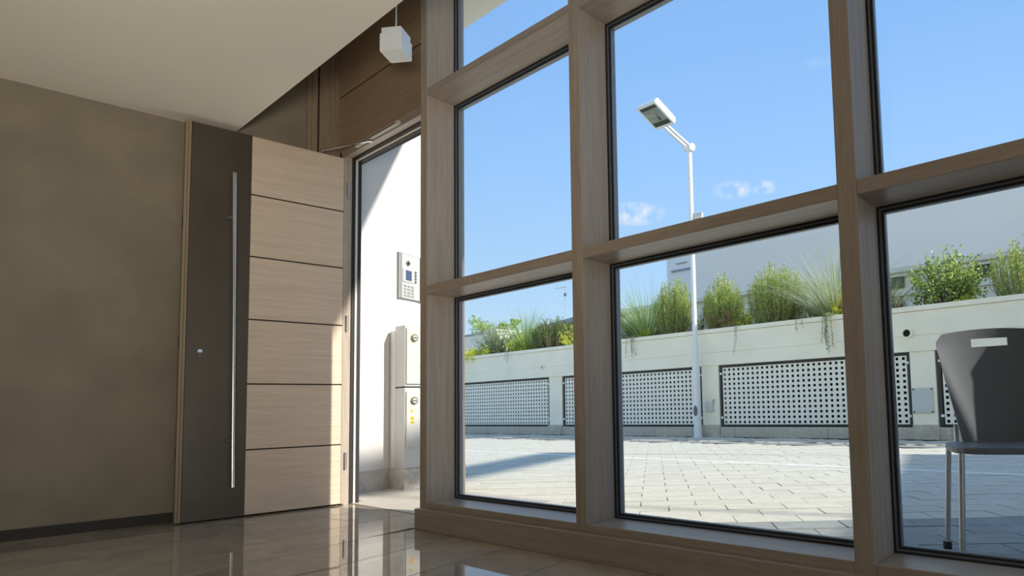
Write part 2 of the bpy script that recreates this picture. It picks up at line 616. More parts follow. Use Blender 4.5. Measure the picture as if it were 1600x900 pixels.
tag(MB().box((-9, 0.30, 4.75), (9, 0.60, 10.5)).build('facade', M['facade_white']), kind=S)
wr = tag(MB().box((RRX, RB, 2.45), (RRX + 0.2, 0.3, TOP)).build('wall_right', M['ceiling_paint']), kind=S)
for y0 in (RB, RB + 1.65, RB + 3.3, -0.30):  # unseen side left open between piers, added to let daylight in
    MB().box((RRX, y0, 0.0), (RRX + 0.2, y0 + 0.14, 2.45)).build('pier', M['ceiling_paint'], wr)

# doorway wall: recessed backing, oak panels with open joints, door frame
wf = empty('wall_front', (0, 0, 0), kind=S)
MB().prism([(-2.89, 0.215), (-2.60, 0.215), (-2.60, 0.245), (-2.80, 0.412), (-2.89, 0.412)], 0, 2.53).build('masonry', M['plaster_out'], wf)
MB().prism([(-4.3, 0.215), (-2.60, 0.215), (-2.60, 0.245), (-2.80, 0.412), (-4.3, 0.40)], 2.53, TOP + 0.2).build('masonry', M['groove'], wf)
MB().box((-4.4, 0.23, 0), (-3.94, 0.292, 2.53)).build('masonry', M['plaster_out'], wf)
zs = [2.532, 2.953, 3.343, 3.733, 4.123, TOP]
for k in range(5):
    box('panel', (-4.03, 0.19, zs[k] + 0.006), (-2.605, 0.215, zs[k + 1] - 0.006), M['oak_panel'], wf, 0.002)
for k in range(1, 5):
    box('joint', (-4.03, 0.194, zs[k] - 0.0058), (-2.605, 0.2148, zs[k] + 0.0058), M['groove'], wf)
box('panel', (-2.885, 0.19, 0.0), (-2.63, 0.215, 2.53), M['oak_z'], wf, 0.002)
# frame of the doorway: outer casing, dark rebate, pale stop bead, dark gasket, inner stop
dfr = empty('door_frame', (0, 0, 0))
dfr.parent = wf
FL, FR, FT = -3.873, -2.91, 2.45
for (w0, w1, y0, y1, mt) in ((0.030, 0.085, 0.185, 0.235, 'oak_z'), (0.022, 0.085, 0.235, 0.256, 'dark'), (0.014, 0.085, 0.256, 0.272, 'light_bead'),
                             (0.010, 0.085, 0.272, 0.296, 'dark')):
    mx = M['oak_x'] if mt == 'oak_z' else M[mt]
    box('jamb_strip', (FL - 0.085, y0, 0), (FL - w0, y1, FT + 0.085), M[mt], dfr)
    box('jamb_strip', (FR + w0 * 0.2, y0, 0), (FR + 0.02, y1, FT + 0.085), M[mt], dfr)
    box('lintel_strip', (FL - w0, y0, FT + w0), (FR + w0 * 0.2, y1, FT + 0.085), mx, dfr)

# ------------------------------------------------------------------ glazing wall: oak mullions and transoms, panes with gaskets
gw = empty('wall_glazed', (0, 0, 0), kind=S)
MW, BAY, D = 0.0625, 1.1965, 0.178
m_l = [-2.627 + BAY * k for k in range(6)]
z_sill, z_a, z_b, z_c, z_d = 0.1431, 1.2754, 1.3241, 2.4119, 2.4538
z_levels = [(0.0, z_sill), (z_a, z_b), (z_c, z_d), (3.545, 3.59)]
for x in m_l:
    box('mullion', (x, 0.0, 0.0), (x + MW, D + 0.07, TOP), M['oak_z'], gw, 0.0015)
for k in range(5):
    x0, x1 = m_l[k] + MW, m_l[k + 1]
    for j, (za, zb) in enumerate(z_levels):
        box('sill' if j == 0 else 'transom', (x0, 0.002, za), (x1, D + 0.07, zb), M['oak_x'], gw, 0.003)
box('base_board', (-2.632, -0.03, 0.0), (m_l[5] + MW, -0.0005, 0.1099), M['oak_x'], gw, 0.003)
n_win = 0
for k in range(5):
    for j in range(4):
        x0, x1 = m_l[k] + MW, m_l[k + 1]
        za = z_levels[j][1]
        zb = z_levels[j + 1][0] if j < 3 else TOP
        n_win += 1
        w = empty('window_%d' % n_win, ((x0 + x1) / 2, D, za), kind=S)
        hw, h = (x1 - x0) / 2, zb - za

        def ring(name, t0, t1, y0, y1, mt):
            mb = MB()
            mb.box((-hw + t0, y0, t0), (-hw + t1, y1, h - t0))
            mb.box((hw - t1, y0, t0), (hw - t0, y1, h - t0))
            mb.box((-hw + t1, y0, t0), (hw - t1, y1, t1))
            mb.box((-hw + t1, y0, h - t1), (hw - t1, y1, h - t0))
            return mb.build(name, M[mt], w)
        ring('gasket', 0.0, 0.006, 0.0, 0.03, 'gasket')
        ring('frame', 0.006, 0.011, 0.006, 0.04, 'alu_grey')
        ring('gasket', 0.011, 0.017, 0.012, 0.034, 'gasket')
        ring('glazing_bead', 0.017, 0.021, 0.018, 0.038, 'alu_grey')
        MB().box((-hw + 0.012, 0.024, 0.012), (hw - 0.012, 0.030, h - 0.012)).build('pane', M['glass'], w)

# ------------------------------------------------------------------ door leaf, standing open against the left wall
TA = -0.124
leaf = empty('door_1', (-3.878, 0.2, 0.0), math.atan2(-math.cos(TA), math.sin(TA)), kind=S,
             label='tall open oak entrance door with dark metal strip and long bar handle', cat='door')
LW, LH, LT = 0.963, 2.462, 0.062
box('core', (0.03, -LT, 0.008), (LW, -0.010, LH), M['oak_trim'], leaf, 0.002)
box('hinge_stile', (0.004, -LT, 0.008), (0.0335, 0.0, LH), M['oak_z'], leaf, 0.001)
lz = [0.008, 0.4162, 0.8325, 1.2474, 1.6571, 2.065, LH - 0.004]
for k in range(6):
    box('panel', (0.035, -0.012, lz[k] + 0.0045), (0.607, 0.0, lz[k + 1] - 0.0045), M['oak_leaf'], leaf, 0.0012)
for k in range(1, 6):
    box('joint', (0.035, -0.010, lz[k] - 0.0043), (0.607, -0.003, lz[k] + 0.0043), M['groove'], leaf)
tag(box('metal_panel', (0.6105, -0.012, 0.008), (0.932, 0.001, LH - 0.004), M['bronze'], leaf, 0.001), label='dark bronze metal strip')
box('edge_strip', (0.934, -0.014, 0.008), (0.947, -0.001, LH), M['oak_trim'], leaf, 0.001)
box('edge_strip', (0.949, -0.02, 0.008), (LW, -0.004, LH), M['oak_trim'], leaf, 0.001)
hb = MB().tube([(0.686, 0.058, 0.195), (0.714, 0.058, 2.165)], 0.0125, 20).build('pull_handle', M['steel'], leaf, smooth=True)
for (s, z) in ((0.710, 1.877), (0.690, 0.479)):
    MB().tube([(s + 0.030, 0.0, z), (s + 0.026, 0.040, z), (s + 0.002, 0.058, z)], 0.009, 14).build('standoff', M['dark_grey'], hb, smooth=True)
lk = MB().tube([(0.862, 0.001, 1.030), (0.862, 0.012, 1.030)], 0.0125, 18).build('lock_cylinder', M['steel'], leaf, smooth=True)
box('keyway', (0.857, 0.001, 0.998), (0.867, 0.0125, 1.026), M['dark_grey'], lk)
for z in (1.08, 0.42, 1.83):
    box('latch_plate', (LW, -0.045, z - 0.03), (LW + 0.0015, -0.022, z + 0.03), M['dark'], leaf)
for z0, z1 in ((2.163, 2.28), (1.21, 1.319), (0.246, 0.361)):
    MB().tube([(0.006, 0.006, z0), (0.006, 0.006, z1)], 0.0085, 12).build('hinge', M['hinge_steel'], leaf, smooth=True)
# concealed closer: arm from the top of the leaf to the slide rail under the lintel
cl = empty('door_closer', (0, 0, 0), label='slim steel closer arm between open door and its lintel', cat='door closer')
ap, bp_ = Vector((-3.893, 0.012, 2.468)), Vector((-3.515, 0.172, 2.480))
dv_ = (bp_ - ap).normalized()
nv = Vector((-dv_.y, dv_.x, 0)).normalized()
mb = MB()
mtx = Matrix((dv_, nv, dv_.cross(nv))).transposed().to_4x4()
mtx.translation = ap
mb.box((-0.01, -0.010, -0.004), ((bp_ - ap).length + 0.01, 0.010, 0.004), mat=mtx)
mb.build('arm', M['steel'], cl, 0.002)
MB().tube([bp_ + Vector((0, 0, -0.008)), bp_ + Vector((0, 0, 0.014))], 0.011, 14).build('slider_pin', M['steel'], cl, smooth=True)
MB().tube([ap + Vector((0, 0, -0.010)), ap + Vector((0, 0, 0.006))], 0.012, 14).build('pivot', M['steel'], cl, smooth=True)
rl = MB().box((-3.72, 0.160, 2.490), (-3.16, 0.1845, 2.512)).build('slide_rail', M['light_bead'], cl, 0.001)
MB().box((-3.71, 0.1585, 2.4985), (-3.19, 0.1602, 2.5035)).build('slot', M['dark'], rl)

# ------------------------------------------------------------------ pendant lamp
pl = empty('pendant_lamp', (-2.472, -0.240, 2.50), math.radians(33), label='white two-tier cube pendant lamp hanging from a thin white cord', cat='lamp')
hw = 0.060
MB().box((-hw, -hw, 0), (hw, hw, 0.098)).build('shade', M['opal'], pl, 0.004)
MB().box((-hw + 0.006, -hw + 0.006, 0.098), (hw - 0.006, hw - 0.006, 0.132)).build('shade_cap', M['opal'], pl, 0.003)
MB().tube([(0, 0, 0.132), (0, 0, TOP - 2.50)], 0.0035, 8).build('cord', M['white_paint'], pl, smooth=True)
MB().tube([(0, 0, TOP - 2.53), (0, 0, TOP - 2.50)], 0.05, 20).build('ceiling_rose', M['white_paint'], pl, smooth=True)

# uplight added behind the viewpoint to brighten the ceiling and the door; its stand is invented
up_pos, up_to = Vector((1.35, -2.75, 0.42)), Vector((-3.2, -1.45, 2.55))
ul = empty('fill_light', (up_pos.x, up_pos.y, 0), label='added uplight standing behind the viewpoint', cat='lamp')
um = (up_to - up_pos).to_track_quat('-Z', 'Y').to_matrix().to_4x4()
um.translation = Vector((0, 0, up_pos.z))
MB().box((-0.42, -0.27, 0.03), (0.42, 0.27, 0.10), mat=um).build('housing', M['dark_grey'], ul, 0.01)
MB().tube([(0, 0, 0), (0, 0, 0.02)], 0.2, 24).build('foot', M['dark_grey'], ul)
MB().tube([(0, 0, 0.02), (0, 0, 0.36)], 0.02, 12).build('stand', M['dark_grey'], ul)
ld = bpy.data.lights.new('fill', 'AREA')
ld.shape = 'RECTANGLE'
ld.size, ld.size_y = 0.8, 0.5
ld.energy = 21
ld.spread = math.radians(75)
ld.color = (1.0, 0.93, 0.82)
lo = bpy.data.objects.new('fill', ld)
COL.objects.link(lo)
lo.parent = ul
lo.matrix_local = um

# ------------------------------------------------------------------ outside of the building
EA = math.atan2(0.958, -0.287)
E0 = Vector((-4.355, 0.52, 0))
ew = empty('wall_outside', E0, EA, kind=S)
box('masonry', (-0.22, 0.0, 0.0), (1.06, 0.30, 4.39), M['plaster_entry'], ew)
bo = empty('baseboard_outside', E0, EA, kind=S)
for a0, a1 in ((-0.14, 0.338), (0.62, 1.06)):
    box('skirting_stone', (a0, -0.012, 0.0), (a1, -0.0005, 0.168), M['skirting_stone'], bo, 0.002)
tag(box('roof_canopy', (-6.5, 0.36, 4.39), (5.0, 1.65, 4.75), M['soffit']), kind=S)
tag(box('shade_wing', (1.15, 0.42, 0), (6.5, 1.40, 4.6), M['plaster_out']), kind=S)  # unseen block, sized to keep low sun off the glazing

# meter cabinet standing against the outside wall
mc = empty('meter_cabinet', (-4.447, 0.838, 0), math.pi / 2, label='white two-door meter cabinet on grey stone plinth outside the doorway', cat='cabinet')
CDP = 0.234
tag(MB().prism([(-0.004, -0.001), (-0.004, -CDP - 0.003), (0.58, -CDP - 0.003), (0.58, 0.168)], 0, 0.172).build('plinth', M['skirting_stone'], mc, 0.003, fix=True), label='grey stone plinth')
mb = MB()
mb.prism([(0.002, -0.004), (0.002, -0.074), (0.58, -0.074), (0.58, 0.168)], 0.172, 1.31)
mb.build('back_box', M['plaster_entry'], mc, 0.004, fix=True)
box('body', (0.004, -CDP + 0.008, 0.172), (0.58, -0.074, 0.828), M['cabinet_paint'], mc, 0.003)
box('body', (0.004, -CDP + 0.008, 0.840), (0.58, -0.074, 1.345), M['cabinet_paint'], mc, 0.003)
box('seam', (0.010, -CDP + 0.014, 0.828), (0.57, -0.080, 0.840), M['dark'], mc)
for (z0, z1, zl, nm) in ((0.345, 0.798, 0.723, 'lower'), (0.860, 1.322, 1.241, 'upper')):
    dr = box('door', (0.014, -CDP - 0.006, z0), (0.560, -CDP + 0.007, z1), M['cabinet_paint'], mc, 0.002)
    # door origin is its base centre
    ox, oy, oz = dr.location
    p0 = Vector((0.080 - ox, -CDP - 0.006 - oy, zl - oz))
    mbk = MB().tube([p0, p0 + Vector((0, -0.012, 0))], 0.030, 22)
    mbk.build('lock', M['brass'], dr, smooth=True)
    mbk = MB().tube([p0 + Vector((0, -0.012, 0)), p0 + Vector((0, -0.017, 0))], 0.021, 18)
    mbk.build('lock_face', M['cabinet_paint'], dr, smooth=True)
    MB().box(p0 + Vector((-0.016, -0.021, -0.005)), p0 + Vector((0.016, -0.017, 0.005)), mat=None).build('lock_slot', M['dark_grey'], dr)
    if nm == 'lower':
        ps = p0 + Vector((-0.022, 0, -0.084))
        MB().box(ps + Vector((-0.008, -0.001, -0.014)), ps + Vector((0.012, 0, 0.014))).build('sticker', M['yellow'], dr)
        MB().box(ps + Vector((-0.003, -0.0016, -0.008)), ps + Vector((0.002, -0.001, 0.006))).build('sticker_mark', M['black'], dr)
        for a in (0, 1):
            for b in (0, 1):
                pp = p0 + Vector((-0.030 + a * 0.016, 0, -0.192 + b * 0.034))
                MB().box(pp, pp + Vector((0.014, -0.001, 0.031))).build('sticker', M['yellow'], dr)
                MB().box(pp + Vector((0.003, -0.0016, 0.009)), pp + Vector((0.011, -0.001, 0.017))).build('sticker_mark', M['black'], dr)

# intercom on the outside wall
ic = empty('intercom_panel', E0 + Vector((-0.287, 0.958, 0)) * 0.407 + Vector((0, 0, 1.61)), EA, label='silver video intercom panel on sunlit white wall above the meter cabinet', cat='intercom')
box('back_box', (0, -0.016, 0), (0.56, 0, 0.40), M['alu_soft'], ic, 0.003)
for x in (0.0, 0.262, 0.54):
    box('side_rail', (x, -0.028, 0), (x + 0.022, -0.016, 0.40), M['alu_soft'], ic, 0.003)
    box('side_rail', (x + 0.028, -0.024, 0), (x + 0.036, -0.016, 0.40), M['alu_soft'], ic, 0.001)
tag(box('face_plate', (0.040, -0.022, 0.006), (0.258, -0.016, 0.392), M['cabinet_paint'], ic, 0.001), label='white face plate')
mb = MB().tube([(0.110, -0.022, 0.318), (0.110, -0.030, 0.318)], 0.026, 4)
mb.build('camera_eye', M['dark_grey'], ic)
MB().tube([(0.110, -0.030, 0.318), (0.110, -0.033, 0.318)], 0.012, 14).build('camera_lens', M['black'], ic, smooth=True)
sf = box('screen_frame', (0.045, -0.030, 0.150), (0.180, -0.022, 0.268), M['grey_plate'], ic, 0.002)
MB().box((-0.038, -0.0052, 0.014), (0.036, -0.0040, 0.104)).build('screen', M['screen'], sf)
for k in range(4):
    box('button', (0.192, -0.030, 0.158 + 0.028 * k), (0.212, -0.022, 0.176 + 0.028 * k), M['dark_grey'], ic, 0.001)
for k in range(4):
    for q in range(3):
        box('key', (0.060 + 0.045 * q, -0.026, 0.022 + 0.028 * k), (0.092 + 0.045 * q, -0.022, 0.040 + 0.028 * k), M['alu_soft'], ic, 0.001)
for k in range(5):
    box('name_plate', (0.312, -0.022, 0.022 + 0.072 * k), (0.530, -0.016, 0.082 + 0.072 * k), M['cabinet_paint'], ic, 0.001)

# ------------------------------------------------------------------ plaza: bed, landing, pavers, gutter
plaza = tag(box('plaza', (-40, 0.26, -0.30), (25, 45, -0.02), M['grout']), kind=S)
PZ = Vector(plaza.location)
tag(box('landing', (-4.62, 0.356, -0.02), (-2.70, 1.05, 0.004), M['landing_stone']), kind=S)
tag(box('threshold', (-3.95, 0.2455, -0.02), (-2.63, 0.356, 0.004), M['landing_stone']), kind=S)
tag(box('gutter', (-24, 7.02, -0.02), (8, 7.35, -0.004), M['gutter']), kind=S)
cdir, rdir = Vector((-0.615, 0.788, 0)), Vector((0.788, 0.615, 0))
PL, PH, PG = 0.354, 0.205, 0.007
pav = []
for j in range(-30, 95):
    for i in range(-70, 70):
        u = -0.885 + i * PL + (0.177 if j % 2 else 0.0)
        v = 1.812 + j * PH
        c = rdir * (u + PL / 2) + cdir * (v + PH / 2)
        if not (0.42 < c.y < 8.52 and -17 < c.x < 3.5):
            continue
        if c.x > 0.95 and c.y < 1.6:
            continue
        if 6.85 < c.y < 7.52:
            continue
        pav.append((c, v))


def cam_px(c):
    d = c - cam.location
    zc = d.dot(fwd)
    return 999.8 + 984.4 * d.dot(rt) / zc, 562.3 - 984.4 * d.dot(up) / zc, zc


seen = []
for c, v in pav:
    X, Y, zc = cam_px(c)
    ok = 715 < X < 1610 and Y < 880
    seen.append((zc if ok else 99, c, v))
seen.sort(key=lambda t: t[0])
pm_ = MB().box((-(PL - PG) / 2, -(PH - PG) / 2, -0.04), ((PL - PG) / 2, (PH - PG) / 2, 0)).mesh('paver', M['paver'])
pmd = MB().box((-(PL - PG) / 2, -(PH - PG) / 2, -0.04), ((PL - PG) / 2, (PH - PG) / 2, 0)).mesh('paver_dark', M['paver_dark'])
rot_p = math.atan2(rdir.y, rdir.x)
rest = MB()
rest_d = MB()
mrot = Matrix.Rotation(rot_p, 4, 'Z')
for k, (zc, c, v) in enumerate(seen):
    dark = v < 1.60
    dz = random.uniform(-0.0025, 0.0015)
    if k < 298:
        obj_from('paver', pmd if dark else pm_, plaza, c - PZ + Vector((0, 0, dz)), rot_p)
    else:
        mt = Matrix.Translation(c - PZ + Vector((0, 0, dz))) @ mrot
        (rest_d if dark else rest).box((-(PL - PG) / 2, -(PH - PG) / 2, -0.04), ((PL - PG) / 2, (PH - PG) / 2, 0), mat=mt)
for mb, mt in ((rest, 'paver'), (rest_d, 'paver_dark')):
    if mb.f:
        o = mb.build('paver_field', M[mt], plaza)
        o['kind'] = 'stuff'
tag(MB().box((-16.5, 4.02, -0.0015), (3.4, 4.10, 0.0022)).build('parking_line', M['line_paint']), label='thin pale line painted across the sunlit plaza paving', cat='marking')

# ------------------------------------------------------------------ garden wall with planter
GY = 8.65
gwall = empty('garden_wall', (0, 0, 0), kind=S)
XE0, XE1 = -19.0, 6.5
MB().box((XE0, GY - 0.006, 1.405), (XE1, GY + 0.30, 1.655)).build('beam', M['garden_white'], gwall, 0.004)
MB().box((XE0, GY + 0.014, 1.655), (XE1, GY + 0.30, 1.665)).box((XE0, GY + 0.004, 1.665), (XE1, GY + 0.30, 2.05)).build('parapet', M['garden_white'], gwall, 0.002)
MB().box((XE0, GY - 0.022, 2.055), (XE1, GY + 0.32, 2.135)).build('coping', M['garden_white'], gwall, 0.004)
MB().box((XE0, GY + 0.02, 0.19), (-15.42, GY + 0.30, 1.41)).build('wall_section', M['garden_white'], gwall)
gar = empty('terrain', (0, 0, 0), kind=S)
MB().box((XE0, GY + 0.30, 1.75), (XE1, 12.4, 1.98)).build('planter_soil', M['soil'], gar)
MB().box((XE0, GY + 2.2, 0), (XE1, GY + 2.4, 1.75)).build('back_wall', M['void'], gar)
MB().box((XE0, GY + 0.3, -0.01), (XE1, GY + 2.2, 0.02)).build('garage_floor', M['void'], gar)
PIL = [(-15.42, -15.02), (-11.00, -10.55), (-6.52, -6.12), (-2.51, -2.13), (1.46, 1.86), (5.4, 5.8)]
for a, b in PIL:
    box('pillar', (a, GY + 0.02, 0.2), (b, GY + 0.30, 1.405), M['garden_white'], gwall, 0.003)
    box('pillar_foot', (a + 0.01, GY - 0.05, 0.0), (b + 0.02, GY + 0.02, 0.235), M['stone_plinth'], gwall, 0.004)
x = XE0
k = 0
while x < XE1:
    w = 0.86 + 0.22 * ((k * 37) % 5) / 5
    xe = min(x + w, XE1)
    box('plinth_stone', (x + 0.002, GY - 0.012 - 0.004 * (k % 2), 0.0), (xe - 0.002, GY + 0.1, 0.196), M['stone_plinth'], gwall, 0.003)
    x = xe
    k += 1

LAB = ['perforated white lattice panel below the dark rosemary, seen through the left bay', 'perforated white lattice panel directly left of the white street lamp pole',
       'perforated white lattice panel directly right of the white street lamp pole', 'perforated white lattice panel at far right beyond the pillar with cover plate']
PAN = [(-15.0, -11.02), (-10.53, -6.54), (-6.10, -2.53), (-2.09, 1.44)]
for k, (a, b) in enumerate(PAN):
    z0, z1 = 0.215, 1.395
    pn = empty('lattice_panel', ((a + b) / 2, GY + 0.06, z0), label=LAB[k], cat='lattice panel', group='perforated panels along the garden wall')
    hw, h = (b - a) / 2, z1 - z0
    mb = MB()
    t = 0.030
    mb.box((-hw, -0.02, 0), (-hw + t, 0.02, h)).box((hw - t, -0.02, 0), (hw, 0.02, h))
    mb.box((-hw + t, -0.02, 0), (hw - t, 0.02, t * 0.7)).box((-hw + t, -0.02, h - t), (hw - t, 0.02, h))
    mb.build('frame', M['frame_dark'], pn)
    # perforated sheet
    sx0, sx1, sz0, sz1 = -hw + t + 0.02, hw - t - 0.006, t * 0.7 + 0.006, h - t - 0.012
    nc = int(round((sx1 - sx0) / 0.101))
    nr = 12
    px, pz = (sx1 - sx0) / nc, (sz1 - sz0) / nr
    hx_, hz_ = px * 0.23, pz * 0.245
    mb = MB()
    xs = [sx0]
    for i in range(nc):
        c = sx0 + (i + 0.5) * px
        xs += [c - hx_, c + hx_]
    xs.append(sx1)
    zz = [sz0]
    for j in range(nr):
        c = sz0 + (j + 0.5) * pz
        zz += [c - hz_, c + hz_]
    zz.append(sz1)
    for j in range(len(zz) - 1):
        if j % 2 == 0:
            mb.quad((xs[0], -0.006, zz[j]), (xs[-1], -0.006, zz[j]), (xs[-1], -0.006, zz[j + 1]), (xs[0], -0.006, zz[j + 1]))
            continue
        for i in range(0, len(xs) - 1):
            if i % 2 == 0:
                mb.quad((xs[i], -0.006, zz[j]), (xs[i + 1], -0.006, zz[j]), (xs[i + 1], -0.006, zz[j + 1]), (xs[i], -0.006, zz[j + 1]))
            else:
                a0, a1, b0, b1 = xs[i], xs[i + 1], zz[j], zz[j + 1]
                for p_, q_ in (((a0, b0), (a1, b0)), ((a1, b0), (a1, b1)), ((a1, b1), (a0, b1)), ((a0, b1), (a0, b0))):
                    mb.quad((p_[0], -0.006, p_[1]), (q_[0], -0.006, q_[1]), (q_[0], 0.010, q_[1]), (p_[0], 0.010, p_[1]))
    mb.build('perforated_sheet', M['lattice'], pn)
    for zc in (0.16, h - 0.16):
        for xc in (-hw, hw - 0.05):
            MB().box((xc, -0.030, zc - 0.02), (xc + 0.05, -0.02, zc + 0.02)).build('clip', M['pole_white'], pn)


def pipe(loc, r, label):
    o = empty('drain_pipe', loc, label=label, cat='pipe')
    mb = MB()
    seg = 20
    for rr, y0, y1, inn in ((r, 0.0, -0.07, False), (r * 0.72, -0.07, 0.0, True)):
        for q in range(seg):
            a, b = 2 * math.pi * q / seg, 2 * math.pi * (q + 1) / seg
            mb.quad((rr * math.cos(a), y0, rr * math.sin(a)), (rr * math.cos(b), y0, rr * math.sin(b)), (rr * math.cos(b), y1, rr * math.sin(b)), (rr * math.cos(a), y1, rr * math.sin(a)))
    for q in range(seg):
        a, b = 2 * math.pi * q / seg, 2 * math.pi * (q + 1) / seg
        mb.quad((r * math.cos(a), -0.07, r * math.sin(a)), (r * math.cos(b), -0.07, r * math.sin(b)), (r * .72 * math.cos(b), -0.07, r * .72 * math.sin(b)), (r * .72 * math.cos(a), -0.07, r * .72 * math.sin(a)))
    mb.build('pipe_wall', M['garden_white'], o)
    MB().tube([(0, -0.01, 0), (0, -0.004, 0)], r * 0.71, 18).build('bore', M['void'], o)


pipe((-2.515, GY + 0.004, 1.705), 0.085, 'white drain pipe stub in the garden wall above the pillar with cover plate')
pipe((-11.175, GY + 0.004, 1.655), 0.045, 'small drain pipe stub in the garden wall below the tall grasses')

jp = empty('cover_plate', (-2.33, GY + 0.02, 0.42), label='square grey cover plate screwed on the white pillar at the right', cat='cover plate')
MB().box((-0.165, -0.02, 0), (0.15, 0, 0.40)).build('plate', M['grey_plate'], jp, 0.004)
for sx in (-0.145, 0.13):
    for sz in (0.02, 0.38):
        MB().tube([(sx, -0.02, sz), (sx, -0.03, sz)], 0.016, 10).build('screw', M['dark_grey'], jp)
jb = empty('junction_box', (-6.32, GY + 0.02, 0.50), label='small grey junction box on the pillar beside the street lamp pole', cat='box')
MB().box((-0.11, -0.05, 0), (0.07, 0, 0.19)).build('case', M['grey_plate'], jb, 0.006)
MB().tube([(0.06, -0.03, 0.15), (0.075, -0.03, 0.20), (0.08, -0.01, 0.24)], 0.008, 8).build('cable', M['dark_grey'], jb)

# ------------------------------------------------------------------ street lamp
PX, PY = -6.50, 8.45
sl = empty('street_lamp', (PX, PY, 0), label='tall white street lamp with square floodlight head beside the planter wall', cat='street lamp')
MB().tube([(0, 0, 0), (0, 0, 0.03)], 0.095, 24).build('base_plate', M['pole_white'], sl, smooth=True)
lp = MB().tube([(0, 0, 0.0), (0, 0, 1.42)], 0.076, 28).build('lower_pole', M['pole_white'], sl, smooth=True)
mb = MB().tube([(0, 0, 1.42), (0, 0, 1.46), (0, 0, 1.82), (0, 0, 1.86)], [0.070, 0.062, 0.060, 0.052], 28)
mb.build('sleeve', M['pole_white'], sl, smooth=True)
MB().tube([(0, 0, 1.86), (0, 0, 5.80)], 0.048, 24).build('upper_pole', M['pole_white'], sl, smooth=True)
v = Vector((0.508 - PX, -1.93 - PY, 0)).normalized()
hd = Matrix.Rotation(math.radians(-28), 3, 'Z') @ v
mb = MB()
prof = []
for q in range(16):
    a = 2 * math.pi * q / 16
    prof.append((0.042 * math.cos(a), 0.105 * math.sin(a) * (1 if abs(math.sin(a)) < 2 else 1)))
wv = Vector((-hd.y, hd.x, 0))
cen = hd * 0.072 + Vector((0, 0, 0.52))
n0 = len(mb.v)
for dpt in (0.0, 0.008):
    for a, b in prof:
        mb.v.append(tuple(cen + hd * dpt + wv * a + Vector((0, 0, b))))
mb.f.append(tuple(range(16, 32)))
mb.mi.append(0)
for q in range(16):
    mb.f.append((q, (q + 1) % 16, 16 + (q + 1) % 16, 16 + q))
    mb.mi.append(0)
tag(mb.build('inspection_hatch', M['dark_grey'], sl, fix=True), label='dark oval inspection hatch')
for z in (2.30, 5.2):
    MB().tube([(0.02, -0.05, z), (0.028, -0.07, z)], 0.012, 8).build('bolt', M['grey_plate'], sl)
# head: edges a, b and the normal that looks down at the plaza
ea = Vector((0.565, -0.144, -0.085)).normalized()
eb = Vector((0.074, 0.429, -0.234))
eb = (eb - ea * eb.dot(ea)).normalized()
nn = ea.cross(eb).normalized()
if nn.z > 0:
    nn = -nn
CLAMP = Vector((PX, PY, 5.86))
arm_end = CLAMP - eb * 0.60 + Vector((-0.10, -0.02, 0.04))
half = 0.30
hc = arm_end - eb * half
hm = Matrix((ea, eb, -nn)).transposed().to_4x4()          # local x = a, y = b, z = back of the head
hm.translation = hc - Vector((PX, PY, 0))


def head_box(name, a, b, mat, par, bev=0.0):
    return MB().box(a, b, mat=hm).build(name, mat, par, bev, fix=True)


mb = MB()
n0 = 0
lv = [(half, half, 0.0), (half, half, 0.05), (half * 0.86, half * 0.88, 0.13), (half * 0.5, half * 0.62, 0.20)]
for wx, wy, z in lv:
    for sx, sy in ((-1, -1), (1, -1), (1, 1), (-1, 1)):
        mb.v.append(tuple(hm @ Vector((sx * wx, sy * wy, z))))
for i in range(3):
    for q in range(4):
        r = (q + 1) % 4
        mb.f.append((i * 4 + q, i * 4 + r, i * 4 + 4 + r, i * 4 + 4 + q))
mb.f += [(0, 3, 2, 1), (12, 13, 14, 15)]
mb.mi += [0] * 14
hs = mb.build('lamp_housing', M['pole_white'], sl, 0.008, fix=True)
head_box('frame', (-half, -half, -0.015), (half, -half + 0.05, 0.0), M['pole_white'], hs)
head_box('frame', (-half, half - 0.05, -0.015), (half, half, 0.0), M['pole_white'], hs)
head_box('frame', (-half, -half + 0.05, -0.015), (-half + 0.05, half - 0.05, 0.0), M['pole_white'], hs)
head_box('frame', (half - 0.05, -half + 0.05, -0.015), (half, half - 0.05, 0.0), M['pole_white'], hs)
head_box('reflector', (-half + 0.05, -half + 0.05, -0.006), (half - 0.05, half - 0.05, -0.001), M['lamp_glass'], hs)
head_box('reflector_end', (-half + 0.05, -half + 0.05, -0.010), (half - 0.05, -half + 0.13, -0.006), M['lamp_dark'], hs)
head_box('reflector_end', (-half + 0.05, half - 0.15, -0.010), (half - 0.05, half - 0.05, -0.006), M['lamp_dark'], hs)
head_box('bulb', (0.02, 0.02, -0.010), (0.07, 0.13, -0.006), M['lamp_dark'], hs)
off = Vector((PX, PY, 0))
for s in (-0.058, 0.058):
    q0, q1 = CLAMP - off + ea * s, arm_end - off + ea * s + eb * -0.03
    MB().tube([q0, q1], 0.030, 10).build('arm', M['pole_white'], sl, smooth=True)
MB().tube([CLAMP - off + ea * -0.10, CLAMP - off + ea * 0.10], 0.075, 16).build('clamp', M['pole_white'], sl, smooth=True)
MB().tube([(0, 0, 5.78), (0, 0, 5.90)], 0.058, 16).build('pole_cap', M['pole_white'], sl, smooth=True)

